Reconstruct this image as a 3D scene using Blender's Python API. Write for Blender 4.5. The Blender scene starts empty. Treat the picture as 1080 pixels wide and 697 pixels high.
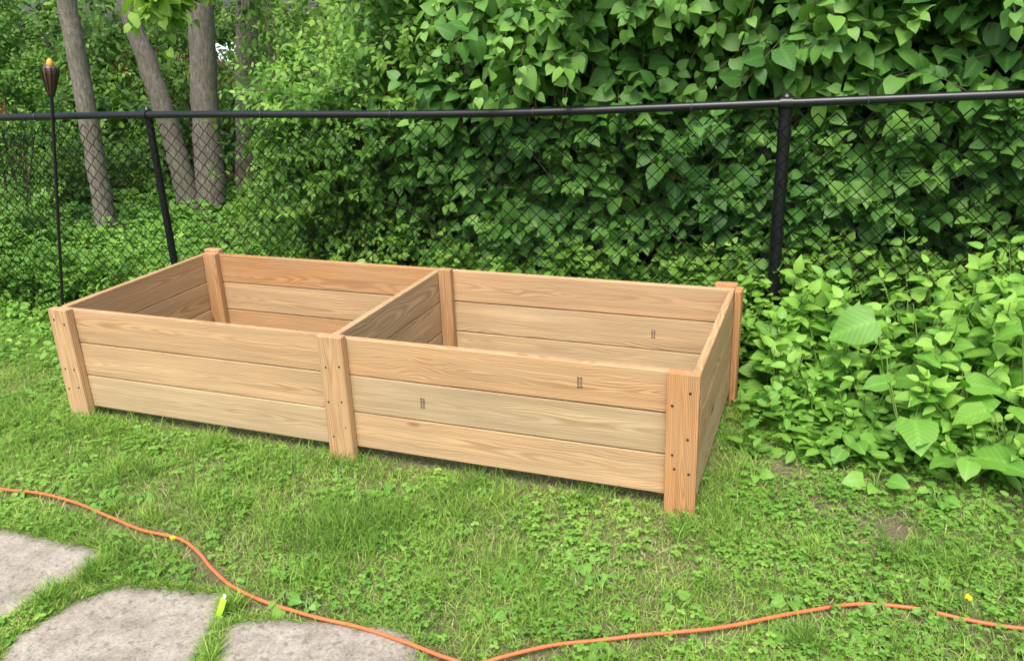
import bpy, math, numpy as np
from mathutils import Matrix, Vector
rng=np.random.default_rng(7)
SC=bpy.context.scene
COL=SC.collection
SC.view_settings.view_transform='Standard'; SC.view_settings.look='None'; SC.view_settings.exposure=0

# ------------------------------------------------------------ mesh helpers
def build(name, chunks, mats, parent=None, smooth=True, kind=None):
    """chunks: (verts Nx3, faces FxK, mat, data Nx3)"""
    vs=[];ld=[];lv=[];ls=[];mi=[];off=0;lo=0
    for v,f,m,d in chunks:
        v=np.asarray(v,float);f=np.asarray(f,int)
        if len(f)==0: continue
        if d is None: d=np.zeros_like(v)
        vs.append(v);ld.append(np.broadcast_to(d,v.shape))
        lv.append((f+off).ravel());k=f.shape[1]
        ls.append(lo+np.arange(len(f))*k);lo+=len(f)*k
        mi.append(np.full(len(f),m));off+=len(v)
    vs=np.concatenate(vs);ld=np.concatenate(ld);lv=np.concatenate(lv);ls=np.concatenate(ls);mi=np.concatenate(mi)
    me=bpy.data.meshes.new(name)
    me.vertices.add(len(vs));me.vertices.foreach_set('co',vs.astype(np.float32).ravel())
    me.loops.add(len(lv));me.loops.foreach_set('vertex_index',lv.astype(np.int32))
    me.polygons.add(len(ls));me.polygons.foreach_set('loop_start',ls.astype(np.int32))
    me.polygons.foreach_set('material_index',mi.astype(np.int32))
    if smooth: me.polygons.foreach_set('use_smooth',np.ones(len(ls),bool))
    me.update(calc_edges=True)
    a=me.attributes.new('data','FLOAT_VECTOR','POINT');a.data.foreach_set('vector',ld.astype(np.float32).ravel())
    for m in mats: me.materials.append(m)
    o=bpy.data.objects.new(name,me);COL.objects.link(o)
    if parent is not None:
        o.parent=parent
        o.matrix_parent_inverse=Matrix.Translation(-parent.location)
    if kind: o["kind"]=kind
    return o
def empty(name,loc,label,cat,group=None):
    o=bpy.data.objects.new(name,None);o.location=loc;COL.objects.link(o)
    o.empty_display_size=.1
    o["label"]=label;o["category"]=cat
    if group:o["group"]=group
    return o
def nrm(a): return a/np.maximum(np.linalg.norm(a,axis=-1,keepdims=True),1e-9)
def tubes(P,Rr,k=4,data=None,mat=0,caps=True,ref=(0.31,0.22,0.93)):
    P=np.asarray(P,float)
    if P.ndim==2:P=P[None]
    N,M,_=P.shape
    Rr=np.broadcast_to(np.asarray(Rr,float),(N,M))
    T=np.zeros_like(P);T[:,1:-1]=P[:,2:]-P[:,:-2];T[:,0]=P[:,1]-P[:,0];T[:,-1]=P[:,-1]-P[:,-2];T=nrm(T)
    ref=np.array(ref);A=nrm(np.cross(T,ref));B=np.cross(T,A)
    th=np.arange(k)*2*np.pi/k
    V=P[:,:,None]+Rr[:,:,None,None]*(A[:,:,None]*np.cos(th)[:,None]+B[:,:,None]*np.sin(th)[:,None])
    V=V.reshape(-1,3)
    n,m,j=np.meshgrid(np.arange(N),np.arange(M-1),np.arange(k),indexing='ij')
    b=n*M*k+m*k
    F=np.stack([b+j,b+(j+1)%k,b+k+(j+1)%k,b+k+j],-1).reshape(-1,4)
    ch=[(V,F,mat,data)]
    if caps:
        s=[(np.array([nn*M*k+e*k+np.arange(k) for nn in range(N)])) for e in (0,M-1)]
        s[0]=s[0][:,::-1]
        ch.append((V,np.concatenate(s),mat,data))
    return ch
def bevbox(a,b,bev=.003):
    """chamfered box verts/faces via bmesh"""
    import bmesh
    bm=bmesh.new();bmesh.ops.create_cube(bm,size=1)
    a=np.array(a,float);b=np.array(b,float);c=(a+b)/2;s=b-a
    for v in bm.verts: v.co=Vector([c[i]+v.co[i]*s[i] for i in range(3)])
    if bev>0: bmesh.ops.bevel(bm,geom=bm.edges[:],offset=bev,segments=1,affect='EDGES')
    bm.verts.index_update()
    V=np.array([v.co[:] for v in bm.verts])
    by={}
    for f in bm.faces: by.setdefault(len(f.verts),[]).append([v.index for v in f.verts])
    bm.free();return V,by
# ------------------------------------------------------------ node helpers
class NT:
    def __init__(s,name):
        s.m=bpy.data.materials.new(name);s.m.use_nodes=True;s.t=s.m.node_tree;s.n=s.t.nodes;s.l=s.t.links
        s.b=s.n['Principled BSDF'];s.out=s.n['Material Output']
    def put(s,inp,v):
        if isinstance(v,bpy.types.NodeSocket): s.l.new(v,inp)
        elif isinstance(v,(tuple,list)) and len(v)==3 and inp.type=='RGBA': inp.default_value=(*v,1)
        else: inp.default_value=v
    def math(s,op,a,b=0.,c=None,clamp=False):
        n=s.n.new('ShaderNodeMath');n.operation=op;n.use_clamp=clamp
        s.put(n.inputs[0],a);s.put(n.inputs[1],b)
        if c is not None:s.put(n.inputs[2],c)
        return n.outputs[0]
    def attr(s,name='data'):
        n=s.n.new('ShaderNodeAttribute');n.attribute_name=name;return n.outputs['Vector']
    def sep(s,v):
        n=s.n.new('ShaderNodeSeparateXYZ');s.l.new(v,n.inputs[0]);return n.outputs
    def comb(s,x,y,z):
        n=s.n.new('ShaderNodeCombineXYZ')
        for i,v in enumerate((x,y,z)): s.put(n.inputs[i],v)
        return n.outputs[0]
    def noise(s,vec,scale,detail=3.,rough=.55,dist=0.):
        n=s.n.new('ShaderNodeTexNoise')
        if vec is not None:s.l.new(vec,n.inputs['Vector'])
        n.inputs['Scale'].default_value=scale;n.inputs['Detail'].default_value=detail;n.inputs['Roughness'].default_value=rough
        n.inputs['Distortion'].default_value=dist
        return n.outputs[0]
    def ramp(s,f,pts):
        n=s.n.new('ShaderNodeValToRGB');s.put(n.inputs[0],f);e=n.color_ramp.elements
        while len(e)<len(pts): e.new(.5)
        for i,(p,c) in enumerate(pts):
            e[i].position=p;e[i].color=(*c,1) if isinstance(c,(tuple,list)) else (c,c,c,1)
        return n.outputs[0]
    def mix(s,f,a,b,mode='MIX'):
        n=s.n.new('ShaderNodeMix');n.data_type='RGBA';n.blend_type=mode
        s.put(n.inputs[0],f);s.put(n.inputs[6],a);s.put(n.inputs[7],b);return n.outputs[2]
    def bump(s,h,st=.3,d=.01):
        n=s.n.new('ShaderNodeBump');n.inputs['Strength'].default_value=st;n.inputs['Distance'].default_value=d
        s.l.new(h,n.inputs['Height']);s.l.new(n.outputs[0],s.b.inputs['Normal'])
    def pos(s):
        return s.n.new('ShaderNodeNewGeometry').outputs['Position']
    def col(s,v): s.put(s.b.inputs['Base Color'],v)
    def rough(s,v): s.put(s.b.inputs['Roughness'],v)
def leafmat(name,dark,mid,light,rough=.48,trans=.3,spec=.35,veins=True):
    N=NT(name);d=N.sep(N.attr())
    c=N.ramp(d[0],[(0.,dark),(.5,mid),(1.,light)])
    rib=N.math('SUBTRACT',1.,N.math('MULTIPLY',d[2],11.),clamp=True)
    c=N.mix(N.math('MULTIPLY',rib,.35),c,tuple(min(1,x*1.6+.02) for x in mid))
    if veins:
        v=N.math('SINE',N.math('MULTIPLY',N.math('SUBTRACT',d[1],N.math('MULTIPLY',d[2],.9)),48.))
        c=N.mix(1.,c,N.ramp(N.math('ADD',N.math('MULTIPLY',v,.5),.5),[(0.,.92),(.75,1.0),(1.,1.1)]),'MULTIPLY')
    N.col(c);N.rough(rough);N.b.inputs['Specular IOR Level'].default_value=spec
    tr=N.n.new('ShaderNodeBsdfTranslucent')
    c2=N.mix(1.,c,(1.15,1.3,.55),'MULTIPLY');N.l.new(c2,tr.inputs[0])
    ms=N.n.new('ShaderNodeMixShader');ms.inputs[0].default_value=trans
    N.l.new(N.b.outputs[0],ms.inputs[1]);N.l.new(tr.outputs[0],ms.inputs[2]);N.l.new(ms.outputs[0],N.out.inputs[0])
    return N.m
def simple(name,c,rough=.5,metal=0.,bumpsc=None,spec=.5):
    N=NT(name)
    nz=N.noise(N.pos(),40.,3.)
    N.col(N.mix(1.,c,N.ramp(nz,[(.3,.85),(.7,1.1)]),'MULTIPLY'));N.rough(rough);N.b.inputs['Metallic'].default_value=metal
    N.b.inputs['Specular IOR Level'].default_value=spec
    if bumpsc: N.bump(N.noise(N.pos(),bumpsc,4.),.3,.004)
    return N.m
M_LIL=leafmat('lilac_leaf',(.036,.12,.021),(.08,.22,.038),(.20,.40,.075))
M_HON=leafmat('fine_leaf',(.05,.135,.02),(.115,.265,.037),(.26,.46,.07),.5,.33,.35,veins=False)
M_FAR=leafmat('far_leaf',(.035,.09,.016),(.09,.205,.03),(.25,.42,.07),.55,.36,.3,veins=False)
M_WEED=leafmat('weed_leaf',(.065,.18,.026),(.15,.35,.05),(.30,.52,.085))
M_COV=leafmat('ground_cover_leaf',(.075,.18,.026),(.155,.335,.047),(.29,.49,.09),.5,.28,.3,veins=False)
M_STEM=simple('green_stem',(.14,.24,.05),.6)
M_TWIG=simple('brown_twig',(.13,.10,.07),.8)
def grassmat():
    N=NT('grass_blades');d=N.sep(N.attr())
    c=N.ramp(d[0],[(0.,(.10,.23,.032)),(.45,(.265,.445,.07)),(.8,(.41,.585,.125)),(.88,(.54,.56,.24)),(1.,(.64,.56,.35))])
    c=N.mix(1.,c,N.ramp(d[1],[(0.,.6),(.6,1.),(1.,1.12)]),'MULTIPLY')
    N.col(c);N.rough(.6);N.b.inputs['Specular IOR Level'].default_value=.25
    tr=N.n.new('ShaderNodeBsdfTranslucent');N.l.new(c,tr.inputs[0])
    ms=N.n.new('ShaderNodeMixShader');ms.inputs[0].default_value=.28
    N.l.new(N.b.outputs[0],ms.inputs[1]);N.l.new(tr.outputs[0],ms.inputs[2]);N.l.new(ms.outputs[0],N.out.inputs[0])
    return N.m
M_GRASS=grassmat()
def bark():
    N=NT('grey_bark');p=N.sep(N.pos())
    v=N.comb(p[0],p[1],N.math('MULTIPLY',p[2],.3))
    a=N.noise(v,60.,6.,.7,.1);b=N.noise(N.pos(),6.,4.)
    c=N.ramp(a,[(.3,(.075,.065,.052)),(.5,(.20,.175,.145)),(.72,(.35,.315,.265))])
    c=N.mix(N.ramp(b,[(.42,0.),(.65,.55)]),c,(.12,.125,.08))
    N.col(c);N.rough(.95);N.bump(a,.9,.014);return N.m
M_BARK=bark()
def wood():
    N=NT('treated_pine');g=N.sep(N.attr('grain'));t=N.sep(N.attr('data'))
    l,w,th=g[0],g[1],g[2]; bt=t[0]; seed=t[1]; grey=t[2]
    wv=N.comb(N.math('MULTIPLY',l,1.),N.math('MULTIPLY',w,5.),seed)
    n1=N.math('SUBTRACT',N.noise(wv,1.5,3.,.55),.5)
    vo=N.n.new('ShaderNodeTexVoronoi');vo.inputs['Scale'].default_value=1.
    N.l.new(N.comb(N.math('MULTIPLY',l,1.7),N.math('MULTIPLY',w,5.5),N.math('MULTIPLY',seed,3.1)),vo.inputs['Vector'])
    kd=vo.outputs['Distance']
    kn=N.math('SUBTRACT',1.,N.math('DIVIDE',kd,.25),clamp=True)
    w0=N.math('ADD',w,N.math('MULTIPLY',n1,.09))
    off=N.math('MULTIPLY',N.math('SUBTRACT',N.noise(N.comb(seed,seed,seed),3.7,0.),.5),.38)
    w1=N.math('ADD',w0,off)
    tl=N.math('MULTIPLY',N.math('SUBTRACT',N.noise(N.comb(l,seed,0.),.7,2.),.5),.18)
    z1=N.math('ADD',N.math('ADD',th,.03),tl)
    r=N.math('SQRT',N.math('ADD',N.math('MULTIPLY',w1,w1),N.math('MULTIPLY',z1,z1)))
    r=N.math('ADD',r,N.math('MULTIPLY',kn,.022))
    r=N.math('ADD',r,N.math('MULTIPLY',N.noise(N.comb(r,seed,0.),60.,2.),.006))
    s=N.math('SINE',N.math('MULTIPLY',r,950.))
    ring=N.ramp(N.math('ADD',N.math('MULTIPLY',s,.5),.5),[(.2,0.),(.95,1.)])
    vary=N.noise(N.comb(l,N.math('MULTIPLY',w,6.),seed),1.7,3.)
    fib=N.noise(N.comb(N.math('MULTIPLY',l,4.),N.math('MULTIPLY',w,260.),N.math('MULTIPLY',th,260.)),1.,3.,.6)
    streak=N.noise(N.comb(N.math('MULTIPLY',l,1.2),N.math('MULTIPLY',w,45.),seed),1.,3.,.6)
    blot=N.noise(N.comb(l,N.math('MULTIPLY',w,4.),seed),2.6,4.,.6)
    light=N.mix(bt,(.64,.475,.28),(.54,.285,.12))
    dark=N.mix(bt,(.42,.265,.125),(.28,.115,.042))
    c=N.mix(N.math('MULTIPLY',ring,N.ramp(vary,[(.3,.15),(.7,.9)])),light,dark)
    c=N.mix(1.,c,N.ramp(fib,[(.3,.83),(.7,1.12)]),'MULTIPLY')
    c=N.mix(1.,c,N.ramp(streak,[(.3,.82),(.7,1.10)]),'MULTIPLY')
    c=N.mix(N.ramp(blot,[(.42,0.),(.72,.5)]),c,(.42,.305,.18))
    c=N.mix(grey,c,N.mix(1.,c,(.72,.76,.78),'MULTIPLY'))
    c=N.mix(N.ramp(kd,[(.04,1.),(.085,0.)]),c,(.13,.055,.025))
    N.col(c);N.rough(.8);N.b.inputs['Specular IOR Level'].default_value=.2
    N.bump(N.math('ADD',N.math('MULTIPLY',fib,.6),N.math('MULTIPLY',ring,-.4)),.4,.002);return N.m
M_WOOD=wood()
M_BLK=simple('black_vinyl',(.010,.012,.015),.3)
M_WIRE=simple('black_vinyl_wire',(.006,.007,.007),.7,spec=.12)
M_SCREW=simple('dark_screw',(.05,.038,.03),.5,.5)
M_INK=simple('ink_stamp',(.17,.115,.10),.8)

# ------------------------------------------------------------ camera
a,b,c=-.372,.3472,-.03907
f=np.array([math.sin(a)*math.cos(b),math.cos(a)*math.cos(b),-math.sin(b)])
r0=np.array([math.cos(a),-math.sin(a),0.]);u0=np.cross(r0,f)
R=r0*math.cos(c)+u0*math.sin(c);U=-r0*math.sin(c)+u0*math.cos(c)
cam=bpy.data.cameras.new('camera');co=bpy.data.objects.new('camera',cam);COL.objects.link(co)
co.matrix_world=Matrix(((R[0],U[0],-f[0],2.993),(R[1],U[1],-f[1],-2.435),(R[2],U[2],-f[2],1.528),(0,0,0,1)))
cam.sensor_width=36;cam.lens=29.53;cam.clip_end=500;cam.clip_start=.05;SC.camera=co

# ------------------------------------------------------------ light
w=bpy.data.worlds.new('World');SC.world=w;w.use_nodes=True
sky=w.node_tree.nodes.new('ShaderNodeTexSky');sky.sky_type='NISHITA';sky.sun_disc=False
sky.sun_elevation=math.radians(60);sky.sun_rotation=math.radians(172);sky.dust_density=5.;sky.air_density=1.
bg=w.node_tree.nodes['Background'];bg.inputs[1].default_value=.255
w.node_tree.links.new(sky.outputs[0],bg.inputs[0])
sl=bpy.data.lights.new('sun','SUN');sl.energy=3.2;sl.angle=math.radians(32);sl.color=(1.,.965,.90)
so=bpy.data.objects.new('sun',sl);COL.objects.link(so)
az=math.radians(172);el=math.radians(60)
sd=Vector((math.sin(az)*math.cos(el),math.cos(az)*math.cos(el),math.sin(el)))
so.rotation_euler=sd.to_track_quat('Z','Y').to_euler();so.location=(0,-3,8)

# ------------------------------------------------------------ noise util
_k=rng.normal(size=(14,2));_p=rng.uniform(0,6.28,14)
def vnoise(x,y,s):
    v=0
    for i in range(14): v=v+np.sin((_k[i,0]*x+_k[i,1]*y)*s*(1+.35*(i%4))+_p[i])
    return v/14**.5*.5
# ------------------------------------------------------------ stones
PAV=[np.array([(.36,-.84),(.44,-.775),(.90,-.768),(.968,-.812),(.935,-1.03),(.915,-1.16),(.80,-1.3),(.50,-1.2)]),
     np.array([(1.035,-1.0),(1.115,-.895),(1.435,-.832),(1.478,-.885),(1.575,-1.14),(1.54,-1.32),(1.3,-1.42),(1.08,-1.36),(.995,-1.18)]),
     np.array([(1.53,-.945),(1.60,-.895),(1.99,-.810),(2.055,-.828),(2.12,-.91),(2.15,-1.05),(2.1,-1.3),(1.75,-1.35),(1.65,-1.2)])]
def inpoly(x,y,poly):
    ins=np.zeros(x.shape,bool);n=len(poly)
    for i in range(n):
        x1,y1=poly[i];x2,y2=poly[(i+1)%n]
        cnd=((y1>y)!=(y2>y))&(x<(x2-x1)*(y-y1)/(y2-y1+1e-12)+x1);ins^=cnd
    return ins
def stonemat():
    N=NT('weathered_flagstone');a=N.noise(N.pos(),9.,7.,.7);b=N.noise(N.pos(),120.,4.,.8)
    c=N.ramp(a,[(.3,(.25,.222,.18)),(.5,(.375,.338,.28)),(.7,(.46,.42,.355))])
    c=N.mix(1.,c,N.ramp(b,[(.3,.55),(.52,1.),(.75,1.22)]),'MULTIPLY')
    c=N.mix(N.ramp(N.noise(N.pos(),17.,5.,.65),[(.50,0.),(.66,.5)]),c,(.22,.195,.15))
    c=N.mix(N.ramp(N.noise(N.pos(),48.,3.),[(.58,0.),(.66,.6)]),c,(.15,.14,.10))
    N.col(c);N.rough(.95);N.b.inputs['Specular IOR Level'].default_value=.15;N.bump(b,.8,.004);return N.m
M_STONE=stonemat()
def stone(poly,label):
    n=len(poly);P=[]
    for i in range(n):
        p0,p1=poly[i],poly[(i+1)%n];kk=max(4,int(np.linalg.norm(p1-p0)/.018))
        for k in range(kk):
            q=p0+(p1-p0)*k/kk; P.append(q+rng.normal(0,.0045,2))
    P=np.array(P);P=P*.74+(np.roll(P,1,0)+np.roll(P,-1,0))*.13
    c=P.mean(0);m=len(P);rings=[]
    for s,z in ((1.002,-.03),(1.0,.003),(.995,.005),(.8,.0055),(.5,.0055),(.2,.0055)):
        q=c+(P-c)*s;rings.append(np.c_[q,np.full(m,z)])
    V=np.concatenate(rings+[np.array([[c[0],c[1],.0055]])])
    F=[];T=[]
    for r in range(len(rings)-1):
        for i in range(m): F.append((r*m+i,r*m+(i+1)%m,(r+1)*m+(i+1)%m,(r+1)*m+i))
    for i in range(m): T.append(((len(rings)-1)*m+i,(len(rings)-1)*m+(i+1)%m,len(V)-1))
    F=np.array(F);T=np.array(T)
    area=0.5*np.sum(P[:,0]*np.roll(P[:,1],-1)-np.roll(P[:,0],-1)*P[:,1])
    if area<0:F=F[:,::-1];T=T[:,::-1]
    o=build('stepping_stone',[(V,F,0,None),(V,T,0,None)],[M_STONE],smooth=False)
    o["label"]=label;o["category"]="stepping stone";o["group"]="stepping stones set in the lawn"
for p in PAV: stone(p,"irregular grey-tan flagstone set flush in the lawn")

# ------------------------------------------------------------ ground
def groundmat():
    N=NT('lawn_soil');a=N.noise(N.pos(),3.,4.);b=N.noise(N.pos(),90.,4.,.7)
    c=N.mix(N.ramp(a,[(.35,.2),(.6,.6)]),(.19,.135,.088),(.16,.21,.07))
    c=N.mix(1.,c,N.ramp(b,[(.3,.5),(.7,1.35)]),'MULTIPLY')
    N.col(c);N.rough(.95);N.bump(b,.9,.015);return N.m
G=150.
build('ground',[(np.array([(-G,-G,0),(G,-G,0),(G,G,0),(-G,G,0)]),np.array([(0,1,2,3)]),0,None)],[groundmat()],kind='structure')
def lanemat():
    N=NT('pale_paving');b=N.noise(N.pos(),50.,4.);N.col(N.ramp(b,[(.3,(.30,.29,.28)),(.7,(.40,.39,.38))]));N.rough(.9);return N.m
build('road',[(np.array([(-40,10.5,.004),(30,10.5,.004),(30,17,.004),(-40,17,.004)]),np.array([(0,1,2,3)]),0,None)],[lanemat()],kind='structure')

# ------------------------------------------------------------ cord path
cp=np.array([(-.3,-.50),(.0,-.58),(.26,-.61),(.45,-.585),(.611,-.597),(.80,-.63),(.964,-.658),(1.125,-.664),(1.24,-.705),(1.337,-.763),(1.45,-.815),(1.587,-.846),(1.74,-.852),(1.898,-.850),(2.04,-.865),(2.166,-.890),(2.25,-.890),(2.328,-.832),(2.43,-.755),(2.546,-.697),(2.69,-.63),(2.820,-.562),(2.93,-.485),(3.028,-.423),(3.15,-.35),(3.291,-.318),(3.42,-.325),(3.56,-.32),(3.8,-.28),(4.2,-.3)])
t=np.linspace(0,len(cp)-1,260)
def cr(P,t):
    i=np.clip(t.astype(int),0,len(P)-2);f_=(t-i)[:,None];p=lambda k:P[np.clip(i+k,0,len(P)-1)]
    return .5*((2*p(0))+(-p(-1)+p(1))*f_+(2*p(-1)-5*p(0)+4*p(1)-p(2))*f_**2+(-p(-1)+3*p(0)-3*p(1)+p(2))*f_**3)
CQ=cr(cp,t);CQ=CQ+np.stack([vnoise(CQ[:,0],CQ[:,1],9.),vnoise(CQ[:,1]+4,CQ[:,0],9.)],-1)*.004
def cordkeep(x,y,w0=.009,w1=.022):
    """grass is pressed down along the cord: keep-probability falls close to it"""
    o=np.argsort(CQ[:,0]);yc=np.interp(x,CQ[o,0],CQ[o,1]);d=np.abs(y-yc)
    off=y-yc
    pr=np.clip((d-w0)/(w1-w0),0.07,1);pr=np.where((off<0)&(off>-.04),pr*.5,pr)
    return rng.uniform(0,1,len(x))<pr

# ------------------------------------------------------------ grass
BARE=[(2.93,.36,.10),(3.27,.05,.13),(1.6,.02,.11),(2.85,.52,.06),(2.3,-.15,.05),(1.15,.0,.05),(.6,-.62,.03),(3.06,.16,.06)]
def density(x,y):
    d=1.0+.28*vnoise(x,y,5.)+.26*vnoise(x+9,y,17.)
    for bx,by,br in BARE: d=d-(1.0+.5*vnoise(x,y,20.))*np.exp(-((x-bx)**2+(y-by)**2)/(br*br))
    ins=(x>.02)&(x<2.64)&(y>.0)&(y<.93);d=np.where(ins,.2,d)
    return np.clip(d,0.06,1)
def onstone(x,y,shr=0.97):
    m=np.zeros(x.shape,bool)
    for p in PAV:
        c=p.mean(0);m|=inpoly(x,y,c+(p-c)*shr)
    return m
def blades(x,y,L,W,tint,lean,z0=0.):
    N=len(x);az=rng.uniform(0,2*np.pi,N);fa=rng.uniform(0,2*np.pi,N)
    side=np.stack([np.cos(fa),np.sin(fa),np.zeros(N)],-1);ld=np.stack([np.cos(az),np.sin(az),np.zeros(N)],-1)
    up=np.array([0,0,1.])
    base=np.stack([x,y,np.full(N,z0)],-1)
    h=L*np.cos(np.arctan(lean));
    p1=base+up*(h*.55)[:,None]+ld*(h*lean*.3)[:,None]
    p2=base+up*(h)[:,None]+ld*(h*lean)[:,None]
    w=W[:,None]/2
    V=np.stack([base-side*w,base+side*w,p1+side*w*.8,p1-side*w*.8,p2],1).reshape(-1,3)
    i=np.arange(N)*5
    Q=np.stack([i,i+1,i+2,i+3],-1);T=np.stack([i+3,i+2,i+4],-1)
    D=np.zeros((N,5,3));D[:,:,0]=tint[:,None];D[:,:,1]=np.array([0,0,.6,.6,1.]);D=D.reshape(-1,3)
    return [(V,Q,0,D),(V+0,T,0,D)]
def infront(x,y): return y>-.62-(x-.3)*.83-.45
def pts(n,x0,x1,y0,y1,dens=True):
    x=rng.uniform(x0,x1,n);y=rng.uniform(y0,y1,n)
    k=~onstone(x,y)&infront(x,y)&~((x>.1)&(x<2.6)&(y>.12)&(y<.95)&(rng.uniform(0,1,n)<.8))
    k&=cordkeep(x,y)
    if dens:k&=rng.uniform(0,1,n)<density(x,y)
    return x[k],y[k]
ch=[]
x,y=pts(350000,-1.7,4.2,-1.4,1.1)
N_=len(x);pt=.46+.19*vnoise(x,y,4.)+.14*vnoise(x-3,y+5,13.)
tint=np.clip(pt+rng.normal(0,.15,N_),0,.82);dry=rng.uniform(0,1,N_)<(.06+.11*vnoise(x+5,y,6.)+.10*np.exp(-((x-3.1)**2+(y-.1)**2)/.10));tint=np.where(dry,rng.uniform(.84,1,N_),tint)
hL=(.031+.016*vnoise(x,y,7.))*rng.uniform(.6,1.6,N_)
ch+=blades(x,y,np.clip(hL,.012,.08),rng.uniform(.0016,.0038,N_),tint,rng.uniform(.3,2.2,N_))
x=rng.uniform(-6,8,50000);y=rng.uniform(-5,1.2,50000);k=~((x>-1.6)&(x<4.1)&infront(x,y)&(y>-1.4))&~onstone(x,y,1.);x,y=x[k],y[k];N_=len(x)
ch+=blades(x,y,rng.uniform(.03,.07,N_),rng.uniform(.004,.008,N_),np.clip(.45+rng.normal(0,.15,N_),0,.82),rng.uniform(.3,1.4,N_))
tc=[(1.66,-.43,.075,1100),(1.58,-.51,.06,500),(1.76,-.36,.06,400),(1.02,-.80,.04,250),(1.0,-.88,.02,400),(.97,-1.03,.02,500),(1.51,-.88,.012,180),(1.60,-1.07,.012,200),(.45,-.15,.06,150),(.1,-.06,.05,250),(1.35,-.06,.05,250),(1.9,-.06,.05,220),(2.3,-.04,.05,220),(2.75,-.0,.06,250),(2.2,-.55,.05,250),(3.3,-.28,.06,200),(.15,-.45,.08,300),(-.15,-.1,.08,300),(3.45,-.1,.07,250),(1.15,-.50,.07,350),(2.78,.3,.05,200),(2.76,.5,.04,200),(2.79,.7,.04,250)]
nfix=3
for i in range(120):tc.append((rng.uniform(-1.2,3.8),rng.uniform(-.95,-.02),rng.uniform(.02,.06),int(rng.uniform(40,190))))
for j,(cx,cy,s,n) in enumerate(tc):
    x=rng.normal(cx,s,n);y=rng.normal(cy,s,n);k=~onstone(x,y,.985)&cordkeep(x,y);x,y=x[k],y[k];n=len(x)
    mt=.14 if j<nfix else rng.uniform(.1,.5)
    ch+=blades(x,y,rng.uniform(.045,.12,n) if j<nfix else rng.uniform(.04,.10,n),rng.uniform(.0018,.004,n),np.clip(rng.normal(mt,.13,n),0,.8),rng.uniform(.3,1.9,n))
for p in PAV:
    for i in range(len(p)):
        p0,p1=p[i],p[(i+1)%len(p)];n=int(np.linalg.norm(p1-p0)*2200);t_=rng.uniform(0,1,n)
        q=p0+(p1-p0)*t_[:,None]+rng.normal(0,.011,(n,2))*(.4+1.5*np.abs(vnoise(p0[0]+t_*3,p0[1]+t_,7.)))[:,None]
        k=cordkeep(q[:,0],q[:,1]);q=q[k];n=len(q)
        ch+=blades(q[:,0],q[:,1],rng.uniform(.012,.048,n),rng.uniform(.0018,.0035,n),np.clip(rng.normal(.38,.18,n),0,.9),rng.uniform(.5,2.4,n))
x,y=pts(8000,-1.2,4.,-1.3,.6,False);n=len(x)
ch+=blades(x,y,rng.uniform(.03,.06,n),rng.uniform(.0015,.003,n),rng.uniform(.82,1.,n),rng.uniform(3.,8.,n),z0=.012)
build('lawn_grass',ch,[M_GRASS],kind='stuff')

# ------------------------------------------------------------ leaves
def leaftpl(ys,ws,fold=.25,droop=.25,wave=0.,back=.06):
    V=[];D=[]
    for i,(yy,ww) in enumerate(zip(ys,ws)):
        zc=-droop*yy*yy
        for s in (-1,0,1):
            V.append((s*ww,yy-(back if (i==1 and s) else 0),zc+abs(s)*ww*fold+s*wave*math.sin(i*2.1)));D.append((0,yy,abs(s)*ww))
    F=[]
    for i in range(len(ys)-1):
        a=i*3;F.append((a,a+1,a+4,a+3));F.append((a+1,a+2,a+5,a+4))
    return np.array(V),np.array(F),np.array(D)
T_HEART=leaftpl([0,.07,.26,.50,.76,1.],[.02,.30,.41,.37,.20,.0],.16,.30,.03,.09)
T_OVAL=leaftpl([0,.25,.65,1.],[.01,.26,.25,.0],.15,.2)
T_BROAD=leaftpl([0,.08,.22,.42,.62,.82,1.],[.03,.32,.45,.46,.37,.20,.0],.16,.32,.05,.1)
T_LANCE=leaftpl([0,.15,.38,.62,.83,1.],[.02,.22,.30,.24,.11,.0],.16,.34,.02)
def scatter(tpl,pos,dr,nr,size,tint,mat=0):
    TV,TF,TD=tpl;N=len(pos)
    Y=nrm(dr);Z=nr-(nr*Y).sum(-1,keepdims=True)*Y;Z=nrm(Z);X=np.cross(Y,Z)
    V=pos[:,None]+size[:,None,None]*(X[:,None]*TV[None,:,0:1]+Y[:,None]*TV[None,:,1:2]+Z[:,None]*TV[None,:,2:3])
    F=(np.arange(N)*len(TV))[:,None,None]+TF[None]
    D=np.broadcast_to(TD,(N,)+TD.shape).copy();D[:,:,0]=tint[:,None]
    return (V.reshape(-1,3),F.reshape(-1,4),mat,D.reshape(-1,3))
UP=np.array([0,0,1.])
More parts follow.
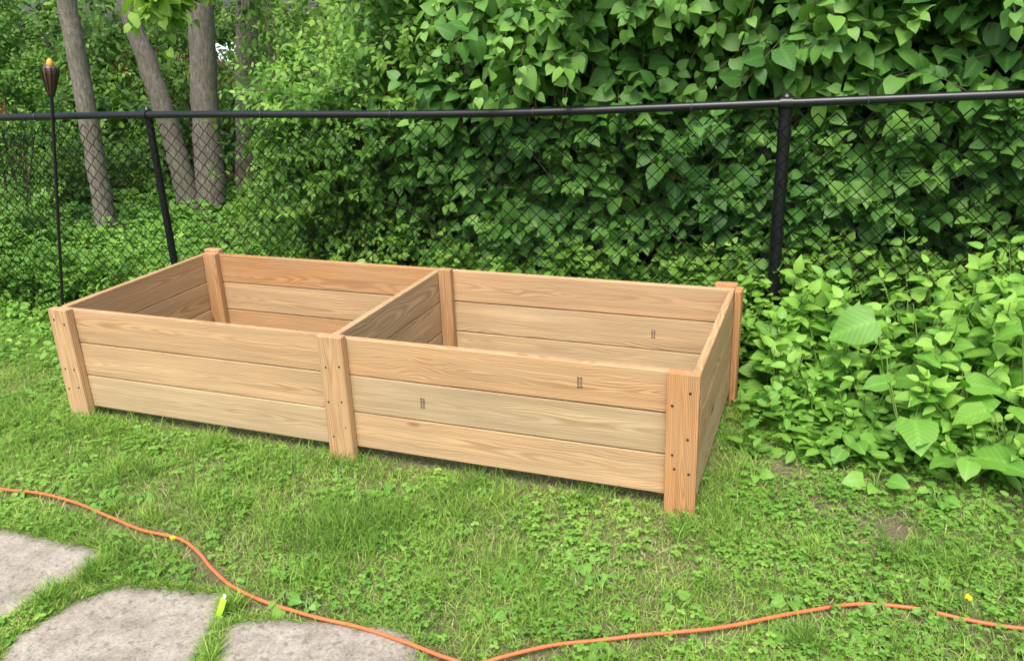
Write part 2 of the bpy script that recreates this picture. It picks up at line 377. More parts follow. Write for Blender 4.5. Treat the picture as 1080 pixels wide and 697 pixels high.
def shoots(base,dr,ln,M,lsize,tpl,front=(0,-.5,0),bend=-.15,tintc=.5,tsd=.15,spread=1.,stem=.0025,pet=.25,tipgain=.25,mat=0,smat=1,stemk=3,szf=None):
    N=len(base);dr=nrm(dr)
    s=np.linspace(.12,1.,M)
    def at(s):
        return base[:,None]+dr[:,None]*(ln[:,None]*s)[...,None]+UP*(bend*ln[:,None]*s**2)[...,None]
    P=at(np.broadcast_to(s,(N,M)))
    tan=nrm(dr[:,None]+UP*(2*bend*s)[None,:,None])
    A=nrm(np.cross(tan,np.array([.2,.1,1.])+rng.normal(0,.15,(N,1,3))));B=np.cross(tan,A)
    ph=rng.uniform(0,2*np.pi,(N,1))+np.arange(M)[None]*(np.pi/2)
    chs=[];sz=lsize*(1.-.45*s**2)[None]*rng.uniform(.65,1.2,(N,M))*rng.uniform(.8,1.15,(N,1))
    if szf is not None: sz=sz*szf(base)[:,None]
    shoott=rng.normal(0,tsd,(N,1))+.16*vnoise(base[:,0],base[:,2]+.3*base[:,1],2.6)[:,None]
    for sg in (0,np.pi):
        a=ph+sg+rng.normal(0,.3,(N,M))
        lat=A*np.cos(a)[...,None]+B*np.sin(a)[...,None]
        d=nrm(lat*spread+tan*(.35+.9*s[None,:,None]**3)+UP*-.30+rng.normal(0,.2,(N,M,3)))
        nr=UP*.9+np.array(front)+tan*.15+rng.normal(0,.40,(N,M,3))
        pos=P+d*(sz*pet)[...,None]
        t=np.clip(tintc+shoott+tipgain*(s[None]**3)+rng.normal(0,.08,(N,M)),0,1)
        chs.append(scatter(tpl,pos.reshape(-1,3),d.reshape(-1,3),nr.reshape(-1,3),sz.ravel(),t.ravel(),mat))
    st=at(np.broadcast_to(np.array([0,.35,.7,1.]),(N,4)))
    chs+=tubes(st,np.array([1,.9,.7,.4])*stem,stemk,None,smat,False)
    return chs
def lump_shoots(lumps,n,up=.5,out=1.,shell=.55):
    L=np.array(lumps);wt=L[:,3]*L[:,4]+L[:,3]*L[:,5]+L[:,4]*L[:,5];i=rng.choice(len(L),n,p=wt/wt.sum())
    d=nrm(rng.normal(size=(n,3)));r=rng.uniform(shell**3,1,n)**(1/3)
    p=L[i,:3]+d*L[i,3:6]*r[:,None]
    dr=d*out+UP*up+rng.normal(0,.3,(n,3))
    return p,dr
def branches(root,tips,r0=.02,seg=6,wob=.05):
    N=len(tips);s=np.linspace(0,1,seg)
    root=np.array(root,float);tips=np.array(tips,float)
    rt=root+rng.normal(0,.08,(N,3))*np.array([1,1,0])
    P=rt[:,None]+(tips-rt)[:,None]*(s[None,:,None]*np.array([1,1,1.]))
    P=P+ (np.sin(s*np.pi)[None,:,None])*rng.normal(0,wob,(N,1,3))+rng.normal(0,wob*.25,(N,seg,3))*(s>0)[None,:,None]
    P[:,0,2]=-.02
    return tubes(P,(r0*(1-.75*s))[None]*rng.uniform(.6,1.3,(N,1)),6,None,0,False)
def shrub(name,label,cat,root,lumps,nsh,lsize,tpl,mat,ln=(.18,.4),M=6,tintc=.45,up=.4,front=(0,-.5,0),nbr=14,group=None,shell=.5,bend=-.15,tsd=.15,ymin=None,stem=.0025,br=.02,szf=None):
    e=empty(name,root,label,cat,group)
    p,d=lump_shoots(lumps,nsh,up,shell=shell)
    if ymin is not None:
        fy_=ymin(p[:,0]);k=p[:,1]>fy_;p,d=p[k],d[k]
        d[:,1]=np.where(p[:,1]<fy_[k]+.2,np.abs(d[:,1])*-.1,d[:,1])
    k=p[:,2]>.05;p,d=p[k],d[k]
    chs=shoots(p,d,rng.uniform(*ln,len(p)),M,lsize,tpl,front,bend,tintc,tsd,mat=0,smat=1,stem=stem,szf=szf)
    build('foliage',chs,[mat,M_TWIG],e)
    L=np.array(lumps);i=rng.integers(0,len(L),nbr);t=L[i,:3]+rng.normal(0,.3,(nbr,3))*L[i,3:6]
    t[:,2]=np.maximum(t[:,2],.3)
    build('branch',branches(root,t,br),[M_TWIG],e)
    return e
fy=lambda x:1.094+(x+.396)*.0733
def rl(x0,x1,y0,y1,z0,z1,n,r):
    return [(rng.uniform(x0,x1),rng.uniform(y0,y1),rng.uniform(z0,z1),r*rng.uniform(.7,1.2),r*rng.uniform(.6,1.),r*rng.uniform(.6,1.1)) for _ in range(n)]
gl="lilac shrubs crowding the back of the fence"
hi=lambda b:np.interp(b[:,2],[.5,1.3],[.88,1.05])
for cx in (1.35,2.1,2.85,3.6,4.5):
    lum=rl(cx-.5,cx+.5,1.85,2.4,.35,2.3,9,.40)+rl(cx-.45,cx+.45,1.6,1.8,.15,1.0,6,.26)+rl(cx-.4,cx+.4,1.6,1.85,1.,2.,4,.28)
    shrub('lilac_shrub',"tall lilac shrub with heart-shaped leaves behind the fence","shrub",(cx,2.3,0),lum,580,.106,T_HEART,M_LIL,(.2,.42),7,.46,.35,(0,-.7,0),12,gl,ymin=lambda x:fy(x)+.10,tsd=.18,br=.015,szf=hi)
for cx in (.6,2.2,3.8,5.6):
    lum=rl(cx-.8,cx+.8,3.0,3.7,.3,2.8,12,.6)
    shrub('lilac_shrub',"large dense lilac shrub shaded by the hedge before it","shrub",(cx,3.4,0),lum,190,.16,T_OVAL,M_LIL,(.25,.5),6,.4,.35,(0,-.6,0),10,gl)
sp=np.array([(1.58,1.45,1.62),(1.70,1.42,1.55),(1.62,1.38,1.47),(1.48,1.42,1.55),(1.82,1.42,1.60),(1.95,1.45,1.75),(1.40,1.45,1.72),(2.1,1.5,1.7),(2.35,1.55,1.8),(2.6,1.6,1.75),(3.1,1.6,1.8),(3.5,1.6,1.7)])
e=empty('lilac_shrub',(1.6,1.9,0),"lilac with light green sprays leaning over the rail","shrub",gl)
p=np.repeat(sp,7,0)+rng.normal(0,.075,(84,3));
ch=shoots(p,np.array([(.1,-.40,-.05)])+rng.normal(0,.4,(84,3)),rng.uniform(.15,.27,84),6,.098,T_HEART,(0,-.6,0),-.45,.70,.14)
build('foliage',ch,[M_LIL,M_TWIG],e)
build('branch',branches((1.6,1.9,0),sp,.014),[M_TWIG],e)
gh="fine-leaved honeysuckle shrubs along the fence"
for cx,cyy,h in ((.22,1.6,1.3),(.80,1.7,1.7),(.42,2.3,2.2),(1.2,2.6,2.2)):
    lum=rl(cx-.27,cx+.27,cyy-.15,cyy+.25,.15,h,9,.24)
    shrub('honeysuckle_shrub',"bright green fine-leaved shrub growing through the fence","shrub",(cx,cyy+.1,0),lum,480,.060,T_OVAL,M_HON,(.15,.34),8,.56,.45,(0,-.45,0),12,gh,ymin=lambda x:fy(x)+.03,stem=.0018,br=.010,tsd=.2)
for cx,cyy,h in ((-3.45,2.6,2.2),(-2.55,1.75,.35)):
    lum=rl(cx-.28,cx+.28,cyy-.2,cyy+.25,.15,h,8,.24)
    shrub('honeysuckle_shrub',"bright green fine-leaved shrub growing near the fence","shrub",(cx,cyy+.1,0),lum,int(180+110*h),.055,T_OVAL,M_HON,(.15,.32),8,.45,.45,(0,-.4,0),8,gh,ymin=lambda x:fy(x)+.03,stem=.0018,br=.010)
# saplings between the trunks
for cx,cyy in ((-3.05,4.3),(-1.75,4.1),(-2.75,5.2)):
    lum=rl(cx-.12,cx+.12,cyy-.1,cyy+.1,.5,2.3,9,.17)
    shrub('sapling',"thin young sapling with bright leaves between trunks","sapling",(cx,cyy,0),lum,90,.075,T_OVAL,M_FAR,(.15,.3),6,.65,.5,(0,-.4,0),7,"young saplings among the trees",stem=.002,br=.012,tsd=.15)
gi="low leafy vines at the foot of the fence"
for cx in (1.55,2.3,3.05,3.8):
    lum=rl(cx-.35,cx+.35,1.42,1.55,.08,.38,6,.15)
    shrub('vine_clump',"light green low vine climbing the fence foot","vine",(cx,1.5,0),lum,130,.068,T_HEART,M_HON,(.12,.26),6,.58,.5,(0,-.6,0),6,gi,ymin=lambda x:fy(x)+.03,stem=.0016,br=.006)
gu="wild undergrowth bushes beneath the trees"
for cx,cyy,h,t in ((-3.9,3.7,.5,.35),(-3.5,4.9,.9,.4),(-4.9,4.7,1.2,.35),(-.7,3.4,.8,.4),(-.25,2.6,1.0,.45),(-1.3,4.9,1.1,.4),(-3.75,6.0,1.7,.45),(-2.1,6.2,1.9,.45),(-1.0,4.9,2.1,.5),(-.2,3.7,2.3,.5),(-5.6,5.4,1.8,.4),(-4.8,6.3,2.0,.45),(-7.2,5.9,2.1,.45),(-6.4,6.3,2.1,.45),(-7.6,8.9,2.6,.5),(-5.4,9.2,2.6,.55),(-3.4,8.0,2.6,.55),(-1.4,6.9,2.8,.5),(.2,6.0,2.8,.45),(-9.0,7.4,2.8,.45),(-10.8,8.2,3.,.45)):
    lum=rl(cx-(.6 if h>1.05 else .45),cx+(.6 if h>1.05 else .45),cyy-.3,cyy+.4,.1,h,9,.42 if h>1.05 else .24)
    shrub('wild_bush',"leafy wild bush growing beneath the trees","bush",(cx,cyy,0),lum,230 if h>1.1 else 170,.11 if cyy>4 else .085,T_OVAL,M_FAR,(.2,.42),7,t,.5,(0,-.5,0),8,gu,stem=.002,br=.012,tsd=.22)

# ------------------------------------------------------------ trees
def tree(label,pts_,rads,crown,ntw=60,extra=None):
    P=np.array(pts_,float);e=empty('tree',P[0],label,"tree","slim trees behind the fence")
    s=np.linspace(0,1,26);t=np.linspace(0,1,len(P))
    Q=np.stack([np.interp(s,t,P[:,i]) for i in range(3)],-1)
    Qp=np.concatenate([Q[:1]]*2+[Q]+[Q[-1:]]*2);Q=sum(Qp[i:i+26] for i in range(5))/5;Q[0]=P[0]
    Q=Q+rng.normal(0,.004,Q.shape)*(s>0)[:,None];rr=np.interp(s,t,rads);rr=rr*(1+rng.normal(0,.025,26));rr[0]*=1.25;Q[0,2]=-.05
    ch=tubes(Q,rr,18,None,0,False)
    c=np.array(crown,float);n=7
    tips=c+rng.normal(0,.6,(n,3));ss=np.linspace(0,1,7)
    st=Q[[-1,-2,-3,-4,-5,-3,-2]]
    L=st[:,None]+(tips-st)[:,None]*ss[None,:,None]+np.sin(ss*np.pi)[None,:,None]*rng.normal(0,.12,(n,1,3))
    ch+=tubes(L,(rads[-1]*.6*(1-.8*ss))[None]*np.ones((n,1)),7,None,0,False)
    if extra is not None:
        ch+=tubes(np.array(extra),np.linspace(.025,.006,len(extra)),6,None,0,False)
    build('trunk',ch,[M_BARK],e)
    lum=[tuple(tp)+(.5*rng.uniform(.8,1.3),.5,.38) for tp in tips]
    p,d=lump_shoots(lum,ntw,.2)
    ch=shoots(p,d,rng.uniform(.25,.5,len(p)),7,.1,T_OVAL,(0,0,0),-.2,.55)
    if extra is not None:
        m=34;i=rng.integers(len(extra)-2,len(extra),m);b=np.array(extra)[i]+rng.normal(0,.06,(m,3))
        ch+=shoots(b,np.array([(.1,-.3,-.5)])+rng.normal(0,.5,(m,3)),rng.uniform(.12,.25,m),5,.115,T_BROAD,(0,-.5,0),-.4,.9)
    build('crown',ch,[M_FAR,M_TWIG],e)
tree("slim grey-barked tree rising straight behind the fence",[(-2.62,2.78,0),(-2.60,2.8,1.),(-2.57,2.8,1.9),(-2.6,2.8,3.4)],[.085,.074,.068,.05],(-2.7,3.0,4.6))
tree("leaning grey trunk sharing its base with a neighbour",[(-2.58,3.76,0),(-2.68,3.76,.8),(-2.92,3.76,1.8),(-3.3,3.8,3.6)],[.11,.09,.08,.06],(-3.6,4.2,5.0))
tree("stout grey trunk leaning beside a paired trunk",[(-2.38,3.80,0),(-2.30,3.80,.8),(-2.14,3.78,1.85),(-1.9,3.8,3.6)],[.14,.118,.108,.07],(-1.6,4.2,5.1),extra=[(-1.95,3.78,2.9),(-1.6,3.1,2.75),(-1.1,2.4,2.36),(-.87,1.95,2.00),(-.80,1.85,1.85)])
tree("brown trunk standing further back in shade",[(-2.52,4.5,0),(-2.38,4.5,.87),(-2.20,4.5,1.87),(-1.95,4.6,3.6)],[.12,.108,.098,.07],(-2.1,5.2,5.0))

# ------------------------------------------------------------ fence
ex=np.array([.9973,.0730,0.]);ny=np.array([-.073,.9973,0.]);A0=np.array([-.396,1.094,0.])
fe=empty('chain_link_fence',tuple(A0),"black vinyl chain-link fence with round top rail","fence")
H=1.175;S0,S1=-4.6,6.4
hz=lambda s:H+np.interp(s,[-4.6,-1.2,0,1.9,3.19,4.4,6.4],[-.055,-.022,-.008,-.024,.012,.045,.09])
s=np.linspace(S0,S1,45)
rz=np.convolve(np.r_[[hz(S0)]*2,hz(s),[hz(S1)]*2],np.ones(5)/5,'valid')
rail=A0+ex*s[:,None]+UP*rz[:,None]
build('top_rail',tubes(rail,.0185,14),[M_BLK],fe)
def post(sv,r,name='post'):
    b=A0+ex*sv+ny*.035;hh=float(np.interp(sv,s,rz))-H
    P=np.array([b+UP*z for z in (-.05,.3,.7,1.0,1.145+hh)]);ch=tubes(P,r,16)
    c=np.array([b+UP*(z+hh) for z in (1.13,1.15,1.185,1.205,1.215)]);ch+=tubes(c,np.array([1.12,1.15,1.1,.8,.3])*r,16)
    lp=np.array([A0+ex*(sv-.025),A0+ex*(sv+.025)])+UP*(H+hh);ch+=tubes(lp,.0245,14)
    build(name,ch,[M_BLK],fe)
    for z in (.35,.62,.86,1.06):
        if r>.025:
            th=tubes(np.array([b+UP*(z-.011),b+UP*(z+.011)]),r+.0035,16)
            bolt=tubes(np.array([b-ny*(r+.0),b-ny*(r+.02)])+UP*z,.006,6)
            build('brace_band',th+bolt,[M_BLK],fe)
for sv,r in ((-3.19,.021),(0.,.020),(3.19,.0275),(6.38,.022)): post(sv,r)
h=.0355;nw=int((S1-S0)/h);nk=int(1.13/h)
i=np.arange(nw)[:,None];k=np.arange(nk+1)[None]
xx=S0+(i+((k+i)%2))*h;zz=.03+k*h*(np.interp(xx,s,rz)-.03)/(H-.03)+0*i;off=np.where((k+i)%2==1,.003,-.003)
P=A0+ex*xx[...,None]+UP*zz[...,None]-ny*(off+.018)[...,None]
P=P+ny*(.012*vnoise(xx,zz*2,1.6))[...,None]
build('wire_mesh',tubes(P,.0030,4,None,0,False,ref=(0.1,1,0.05)),[M_WIRE],fe)
M_TIE=simple('tie_metal',(.12,.13,.14),.4,.5)
th=np.linspace(0,2*np.pi,11)
tie=None
for sv in np.arange(S0+.4,S1,.7):
    c=A0+ex*sv+UP*np.interp(sv,s,rz)
    if tie is None:
        P=np.array([(ny*math.cos(t)+UP*math.sin(t))*.0212+ex*.004*math.sin(t/2) for t in th])
        tie=build('wire_tie',tubes(P,.002,5,None,0,False,ref=(1,.07,0)),[M_TIE],fe);o=tie
    else:
        o=tie.copy();COL.objects.link(o)
    o.location=Vector(c.tolist())

# ------------------------------------------------------------ raised bed
L,W=2.663,.938
bed=empty('raised_garden_bed',(L/2,W/2,0),"long two-bay wooden raised garden bed on lawn","garden bed")
def board_chunk(a,b,axis,tint,grey=0.,bev=.003):
    V,by=bevbox(a,b,bev);c=(np.array(a)+np.array(b))/2
    ax={'x':0,'y':1,'z':2}[axis];ot=[i for i in range(3) if i!=ax];d=np.array(b)-np.array(a)
    wi,ti=(ot if d[ot[0]]>d[ot[1]] else ot[::-1])
    g=np.stack([V[:,ax]+rng.uniform(-20,20),V[:,wi]-c[wi],V[:,ti]-c[ti]],-1)
    V=V+rng.normal(0,.0008,V.shape)*np.array([0,1,1] if axis=='x' else ([1,0,1] if axis=='y' else [1,1,0]))
    D=np.tile(np.array([tint,rng.uniform(0,50),grey]),(len(V),1))
    return V,by,g,D
def wobj(name,specs,label=None):
    vs=[];gs=[];ds=[];faces={};off=0
    for sp_ in specs:
        V,by,g,D=board_chunk(*sp_);vs.append(V);gs.append(g);ds.append(D)
        for k,fl in by.items(): faces.setdefault(k,[]).extend([[i+off for i in f] for f in fl])
        off+=len(V)
    V=np.concatenate(vs);D=np.concatenate(ds)
    me=bpy.data.meshes.new(name);fl=[f for k in faces for f in faces[k]]
    me.from_pydata(V.tolist(),[],fl)
    at=me.attributes.new('grain','FLOAT_VECTOR','POINT');at.data.foreach_set('vector',np.concatenate(gs).astype(np.float32).ravel())
    at=me.attributes.new('data','FLOAT_VECTOR','POINT');at.data.foreach_set('vector',D.astype(np.float32).ravel())
    me.materials.append(M_WOOD);o=bpy.data.objects.new(name,me);COL.objects.link(o)
    o.parent=bed;o.matrix_parent_inverse=Matrix.Translation(-bed.location)
    if label:o["label"]=label
    return o
bw=.1435;g0=.0035;zb=.055
def rows(): return [(zb+i*(bw+g0),zb+i*(bw+g0)+bw) for i in range(3)]
th=.028;mx0,mx1=L/2-.035,L/2+.068;mc=L/2+.0165
tn=lambda:float(np.clip(rng.normal(.35,.25),0,1))
sp=[]
for i,(z0,z1) in enumerate(rows()):
    sp.append(((0.003,0,z0),(mc-.0015,th,z1),'x',[.0,.3,.45][i],[.3,.0,.1][i]));sp.append(((mc+.0015,.0+rng.uniform(0,.002),z0),(L-.003,th,z1),'x',[.35,.05,.55][i],[.0,.6,.0][i]))
wobj('front_panel',sp)
sp=[]
for i,(z0,z1) in enumerate(rows()):
    sp.append(((0.003,W-th,z0),(mc-.0015,W,z1),'x',tn(),.05));sp.append(((mc+.0015,W-th,z0),(L-.003,W,z1),'x',tn(),.05))
wobj('back_panel',sp)
for x0,gy in ((0.,.25),(L-th,.15)):
    sp=[((x0,th+.002,z0),(x0+th,W-th-.002,z1),'y',tn()+.1,gy) for z0,z1 in rows()];wobj('end_panel',sp)
sp=[((mc-th/2-.012,th+.002,z0),(mc+th/2-.012,W-th-.002,z1),'y',.3,.45) for z0,z1 in rows()];wobj('divider',sp)
pw=.097;pt=.036;pz=.502
for (x0,x1,y0,y1,t,lb) in ((-.004,pw,-pt,-.0005,.45,None),(mx0,mx1,-pt,-.0005,.55,None),(L-pw,L+.004,-pt,-.0005,1.3,"redder corner post with screw holes"),
    (th+.001,th+.08,W-th-pt,W-th-.0005,.85,None),(mc+th/2-.011,mc+th/2+.05,W-th-pt,W-th-.0005,.85,None),(L-.085,L+.004,W+.0005,W+pt,.85,None),(-.01,.08,W+.0005,W+pt,.7,None)):
    wobj('corner_post',[((x0,y0,0.),(x1,y1,pz+rng.uniform(-.002,.006)),'z',t)],lb)
wobj('corner_post',[((L+.0005,W-.070,.0),(L+.028,W-.0005,.5),'z',1.1)])
def screw(c,ax):
    c=np.array(c);ax=np.array(ax,float)
    build('screw',tubes(np.array([c-ax*.004,c+ax*.0008,c+ax*.0014]),np.array([.0044,.0044,.002]),8),[M_SCREW],bed)
for px in ((0.025,.072),(mx0+.022,mx1-.022),(L-pw+.025,L-.022)):
    for z0,z1 in rows():
        for q in px:
            screw((q+rng.normal(0,.004),-pt,(z0+z1)/2+rng.choice([-1,1])*.030+rng.normal(0,.008)),(0,-1,0))
for z0,z1 in rows():
    screw((L+.028,W-.035,(z0+z1)/2),(1,0,0))
def stamp(x,z,y=-.0012):
    ch=[]
    for k in range(4):
        zz=z-.02+k*.0105;wd=rng.uniform(.008,.013)
        for s_ in (0,1):
            x0=x-.009+s_*.010;V,by=bevbox((x0,y-.0004,zz),(x0+wd*.6,y+.0004,zz+.006),0)
            for kk,fl in by.items(): ch.append((V,np.array(fl),0,None))
    build('ink_stamp',ch,[M_INK],bed,smooth=False)
stamp(2.275,.425);stamp(1.69,.275);stamp(2.335,.275,W-th-.0016)

# ------------------------------------------------------------ cord
q=CQ
z=.020+.007*vnoise(q[:,0],q[:,1],5.);z=np.where(onstone(q[:,0],q[:,1],1.),.012,np.clip(z,.012,.04))
z=np.convolve(np.r_[[z[0]]*6,z,[z[-1]]*6],np.ones(13)/13,'valid')
o=build('extension_cord',tubes(np.c_[q,z],.0052,10),[simple('orange_rubber',(.68,.165,.06),.5)])
o["label"]="orange extension cord snaking across the grass";o["category"]="extension cord"

# ------------------------------------------------------------ torch
tb=np.array([-1.145,.965,0.]);tt=np.array([-.815,.965,1.467]);td=(tt-tb)/np.linalg.norm(tt-tb)
to=empty('garden_torch',tuple(tb),"thin black garden torch staked beside the fence","garden torch")
build('pole',tubes(np.array([tb-td*.05,tb+td*.5,tb+td*1.0,tb+td*1.31]),.0085,10),[M_BLK],to)
h0=tb+td*1.30
build('cup',tubes(np.array([h0,h0+td*.02,h0+td*.07,h0+td*.11,h0+td*.125]),np.array([.010,.019,.029,.037,.038]),18),[simple('brown_cup',(.08,.04,.028),.5)],to)
ri=[]
for k in range(10):
    a_=k*2*math.pi/10;dv=np.array([math.cos(a_),math.sin(a_),0])
    ri.append(np.array([h0+dv*.012,h0+td*.06+dv*.029,h0+td*.12+dv*.041,h0+td*.15+dv*.043]))
build('basket',tubes(np.array(ri),.003,5),[M_BLK],to)
build('canister',tubes(np.array([h0+td*.12,h0+td*.145,h0+td*.16,h0+td*.165]),np.array([.034,.034,.028,.012]),16),[simple('dark_tin',(.10,.06,.045),.4)],to)
build('wick',tubes(np.array([h0+td*.16,h0+td*.17,h0+td*.185,h0+td*.195]),np.array([.016,.018,.013,.006]),10),[simple('yellow_wick',(.75,.38,.06),.6)],to)

# ------------------------------------------------------------ weeds
gw="broad-leaved weeds beside the garden bed"
def weed(x,y,n,hh,ls,tpl=T_LANCE,t=.5,M=8):
    e=empty('broadleaf_weed',(x,y,0),"leafy green broad-leaved weed by the fence","weed",gw)
    b=np.array([x,y,0.])+rng.normal(0,.035,(n,3))*np.array([1,1,0])
    near=x<3.0
    d=np.array([.12 if near else 0,-.10,1.])+rng.normal(0,.14 if near else .26,(n,3))*np.array([1,1,.2])
    ch=shoots(b,d,hh*rng.uniform(.6,1.0,n),M,ls,tpl,(0,-.4,0),-.08,t,.10,stem=.0035,spread=1.1,stemk=5,pet=.2,tipgain=.3)
    build('foliage',ch,[M_WEED,M_STEM],e)
wp=[(2.98,1.12,.52),(3.1,.98,.5),(3.3,1.12,.70),(3.45,.90,.58),(3.25,.78,.38),(3.6,1.05,.75),(3.75,.82,.62),(3.52,.68,.42),(3.08,1.24,.66),(3.4,1.25,.78),(3.75,1.2,.82),(3.95,1.0,.76),(4.0,.7,.6),(3.80,.55,.42),(3.14,.66,.26),(2.86,1.10,.46),(3.9,1.3,.82),(4.15,.9,.7),(2.84,1.22,.58),(4.2,1.25,.8),(3.55,1.2,.78),(2.86,.97,.38),(2.86,.84,.30),(3.0,.86,.36),(2.85,.72,.20),(2.94,1.26,.62),(2.45,1.21,.40),(3.38,.68,.34),(3.62,.52,.30),(2.98,.72,.26),(2.80,1.05,.42),(3.5,1.0,.66)]
for x,y,hh in wp:
    weed(x,y,int(rng.integers(4,6)),hh,rng.uniform(.085,.13)*(1 if hh>.32 else .68),T_LANCE if rng.uniform()<.6 else T_HEART,rng.uniform(.42,.62),max(5,int(hh*12)))
for x,y in ((3.2,1.5),(3.55,1.5),(2.9,1.45)):
    weed(x,y,4,rng.uniform(.5,.7),.08,T_HEART,.45)
gb="large rosette weeds at the edge of the lawn"
def rosette(x,y,n,ls,hh=.12,label="low weed with big rounded leaves on lawn edge",tc=.5):
    e=empty('rosette_weed',(x,y,0),label,"weed",gb)
    a=np.arange(n)*2.4+rng.uniform(0,6);o_=np.stack([np.cos(a),np.sin(a),np.zeros(n)],-1)
    r=rng.uniform(.5,1.1,n)*ls*.6;top=np.array([x,y,0])+o_*r[:,None]+UP*(hh*rng.uniform(.6,1.2,n))[:,None]
    d=o_+UP*rng.uniform(-.3,.3,n)[:,None]+np.array([0,-.2,0]);nr=UP+rng.normal(0,.25,(n,3))+np.array([0,-.35,0])
    ch=[scatter(T_BROAD,top,d,nr,ls*rng.uniform(.55,1.1,n),rng.uniform(tc-.15,tc+.2,n))]
    s_=np.linspace(0,1,5)[None,:,None];P=np.array([x,y,0])+(top-np.array([x,y,0]))[:,None]*s_;P[:,:,2]+=.02*np.sin(s_[0,:,0]*3.14)
    ch+=tubes(P,.0028,5,None,1,False)
    build('foliage',ch,[M_WEED,M_STEM],e)
for x,y,n,ls,hh in ((3.32,.56,4,.14,.26),(3.5,.42,4,.14,.15),(3.14,.50,5,.09,.10),(3.68,.36,4,.15,.12),(3.44,.70,4,.16,.34),(3.64,.58,4,.16,.28),(3.85,.45,4,.16,.18),(3.22,.32,5,.07,.06),(2.82,.26,5,.05,.04),(3.28,.82,3,.16,.40),(3.72,.72,4,.17,.42),(3.4,.28,5,.06,.05)):
    rosette(x,y,n,ls,hh)
for _ in range(75):
    x,y=rng.uniform(-1.,3.7),rng.uniform(-.85,-.08)
    if not onstone(np.array([x]),np.array([y]),1.1)[0]: rosette(x,y,int(rng.integers(4,7)),rng.uniform(.02,.045),.022,"small flat weed rosette growing in lawn",.55)
def cover(n,x0,x1,y0,y1,h0,h1,s0,s1,tc=.5,mask=None,tpl=T_OVAL):
    x=rng.uniform(x0,x1,n);y=rng.uniform(y0,y1,n);
    k=~((x>-.03)&(x<2.74)&(y>-.05)&(y<1.03))&~onstone(x,y,1.)
    if mask is not None:k&=mask(x,y)
    x,y=x[k],y[k];n=len(x)
    clump=.6+.4*vnoise(x,y,8.)
    z=rng.uniform(h0,1,n)**.7*h1*np.clip(clump,.25,1.2)
    a=rng.uniform(0,6.28,n);d=np.stack([np.cos(a),np.sin(a),rng.uniform(-.4,.5,n)],-1)
    return scatter(tpl,np.stack([x,y,z],-1),d,UP+rng.normal(0,.35,(n,3))+np.array([0,-.2,0]),rng.uniform(s0,s1,n),np.clip(tc+.2*vnoise(x,y,5.)+rng.normal(0,.12,n),0,1))
dm=lambda x,y:rng.uniform(0,1,len(x))<density(x,y)**2
ch=[cover(11000,-2.6,2.95,1.05,1.5,.05,.50,.03,.07,.6),
    cover(7000,-2.8,-.05,.35,1.15,.02,.15,.02,.055,.55,lambda x,y:(y>.52-.25*(x+.05))|(rng.uniform(0,1,len(x))<.2)),
    cover(7000,-3.5,.9,1.2,2.2,.05,.36,.04,.08,.55),
    cover(9000,-6.,.9,2.2,4.8,.05,.24,.06,.11,.25),
    cover(4000,-.6,1.2,1.15,1.6,.05,.5,.03,.06,.6),
    cover(5000,2.76,4.4,.42,1.5,.02,.20,.035,.08,.45,dm),
    cover(2200,2.75,4.2,-.25,.6,.02,.05,.015,.035,.5,dm)]
build('ground_cover',ch,[M_COV],kind='stuff')
x,y=pts(40000,-1.6,4.1,-1.25,.9);k=(.9*vnoise(x,y,3.)+.7*vnoise(x,y,11.)+rng.normal(0,.25,len(x))>-.02)&~((x>.0)&(x<2.66)&(y>-.03))&cordkeep(x,y,.015,.03);x,y=x[k],y[k];n=len(x)
a0=rng.uniform(0,6.28,n);z=rng.uniform(.008,.036,n);sz=rng.uniform(.007,.017,n);tt_=np.clip(.56+.28*vnoise(x,y,4.)+rng.normal(0,.17,n),0,1);ch=[]
T_CL=leaftpl([0,.35,.75,1.],[.04,.33,.42,.12],.15,.1)
nn=UP+rng.normal(0,.25,(n,3))
for k in range(3):
    a=a0+k*2.094;d=np.stack([np.cos(a),np.sin(a),np.zeros(n)],-1);ch.append(scatter(T_CL,np.stack([x,y,z],-1),d,nn,sz,tt_))
build('clover_patch',ch,[M_COV],kind='stuff')
M_YEL=simple('yellow_petals',(.9,.68,.03),.6)
for x,y in ((1.135,-.70),(3.43,-.27)):
    e=empty('dandelion',(x,y,0),"small yellow dandelion flower in short grass","flower","yellow dandelions in the lawn")
    n=34;a=rng.uniform(0,6.28,n);d=np.stack([np.cos(a),np.sin(a),rng.uniform(.1,1.2,n)],-1)
    build('flower_head',[scatter(T_LANCE,np.tile(np.array([x,y,.045]),(n,1)),d,np.tile(UP,(n,1))+rng.normal(0,.1,(n,3)),rng.uniform(.008,.012,n),np.full(n,.5))],[M_YEL],e)
    build('stem',tubes(np.array([(x,y,0),(x+.002,y,.02),(x,y,.046)]),.0014,5),[M_STEM],e)
# small lime tag stuck upright in the joint, leaning back a little, with a white end
chs=[]
for j,(a_,b_,bv) in enumerate((((-.010,-.0015,-.01),(.010,.0015,.058),.0008),((-.005,-.001,.0585),(.005,.001,.072),.0006))):
    VV,bb=bevbox(a_,b_,bv)
    th_=.30;Ry=np.array([[math.cos(th_),0,math.sin(th_)],[0,1,0],[-math.sin(th_),0,math.cos(th_)]])
    tx=-.25;Rx=np.array([[1,0,0],[0,math.cos(tx),-math.sin(tx)],[0,math.sin(tx),math.cos(tx)]])
    VV=VV@(Rx@Ry).T+np.array([1.492,-.930,.008])
    for k_,fl in bb.items(): chs.append((VV,np.array(fl),j,None))
o=build('plant_tag',chs,[simple('lime_plastic',(.40,.80,.04),.4),simple('white_plastic',(.8,.8,.78),.4)],smooth=False)
o["label"]="small lime-green plastic plant tag beside the cord";o["category"]="plant tag"

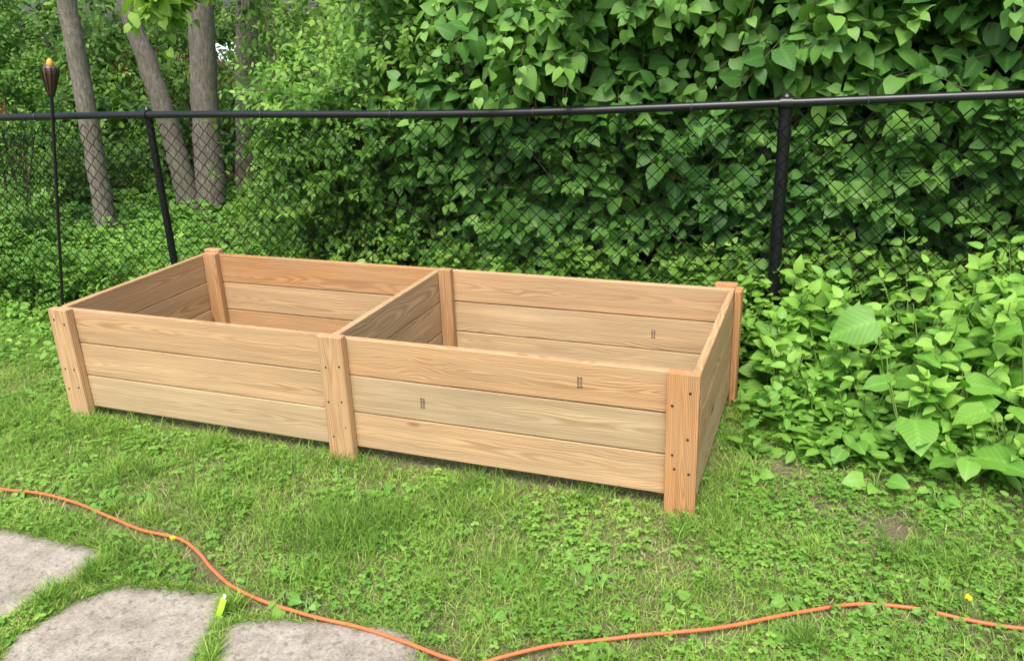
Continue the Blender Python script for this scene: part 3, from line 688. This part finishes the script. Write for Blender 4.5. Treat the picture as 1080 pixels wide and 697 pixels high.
# ------------------------------------------------------------ parked cars beyond trees
def car(cx,cy,colr,label):
    e=empty('parked_car',(cx,cy,0),label,"car","cars parked beyond the trees")
    prof=np.array([(-2.1,.35),(-2.15,.62),(-2.05,.86),(-1.2,.95),(-.55,1.38),(.75,1.42),(1.45,1.02),(2.05,.95),(2.12,.6),(2.08,.35),(1.75,.3),(1.65,.55),(1.35,.68),(1.05,.55),(.95,.3),(-.95,.3),(-1.05,.55),(-1.35,.68),(-1.65,.55),(-1.75,.3)])
    m=len(prof);rings=[]
    for yy,s in ((-.86,.0),(-.80,1.),(.80,1.),(.86,.0)):
        p=prof.copy();k=p[:,1]>.96;ins=.14*k
        sg=np.sign(yy)
        rings.append(np.c_[p[:,0]*(1. if s else .985)+cx,cy+yy-sg*ins*(1.),p[:,1]])
    V=np.concatenate(rings);F=[]
    for r_ in range(3):
        for i_ in range(m): F.append((r_*m+i_,r_*m+(i_+1)%m,(r_+1)*m+(i_+1)%m,(r_+1)*m+i_))
    M=simple('car_paint',colr,.25)
    build('body',[(V,np.array(F),0,None),(V,np.array([list(range(m))[::-1]]),0,None),(V,np.array([list(range(3*m,4*m))]),0,None)],[M],e,smooth=False)
    gm=simple('car_glass',(.02,.025,.03),.1)
    for sy in (-1,1):
        for q in ([(-.95,.99),(-.5,1.32),(.05,1.34),(.05,.99)],[(.12,.99),(.12,1.34),(.7,1.35),(1.2,1.02)]):
            V=np.array([(cx+a_,cy+sy*.728,b_) for a_,b_ in q]);V=np.concatenate([V,V-np.array([0,sy*.02,0])])
            build('window',[(V,np.array([(0,1,2,3),(4,7,6,5),(0,4,5,1),(1,5,6,2),(2,6,7,3),(3,7,4,0)]),0,None)],[gm],e,smooth=False)
        for wx in (-1.35,1.35):
            c0=np.array([cx+wx,cy+sy*.66,.31]);wv=np.array([0,sy*.2,0])
            w_=build('wheel',tubes(np.array([c0,c0+wv*.1,c0+wv*.9,c0+wv]),np.array([.28,.31,.31,.28]),24),[simple('tyre',(.02,.02,.02),.8)],e)
            build('rim',tubes(np.array([c0+wv*1.0,c0+wv*1.03]),np.array([.19,.17]),18),[simple('rim_metal',(.5,.5,.52),.3,.8)],w_).matrix_parent_inverse=Matrix.Identity(4)
    return e
car(-6.9,7.7,(.16,.006,.009),"dark red parked car half hidden by bushes")
car(-9.6,12.2,(.8,.8,.8),"white parked car beyond the trees")
car(-3.4,12.4,(.75,.75,.76),"pale parked car beyond the trees")
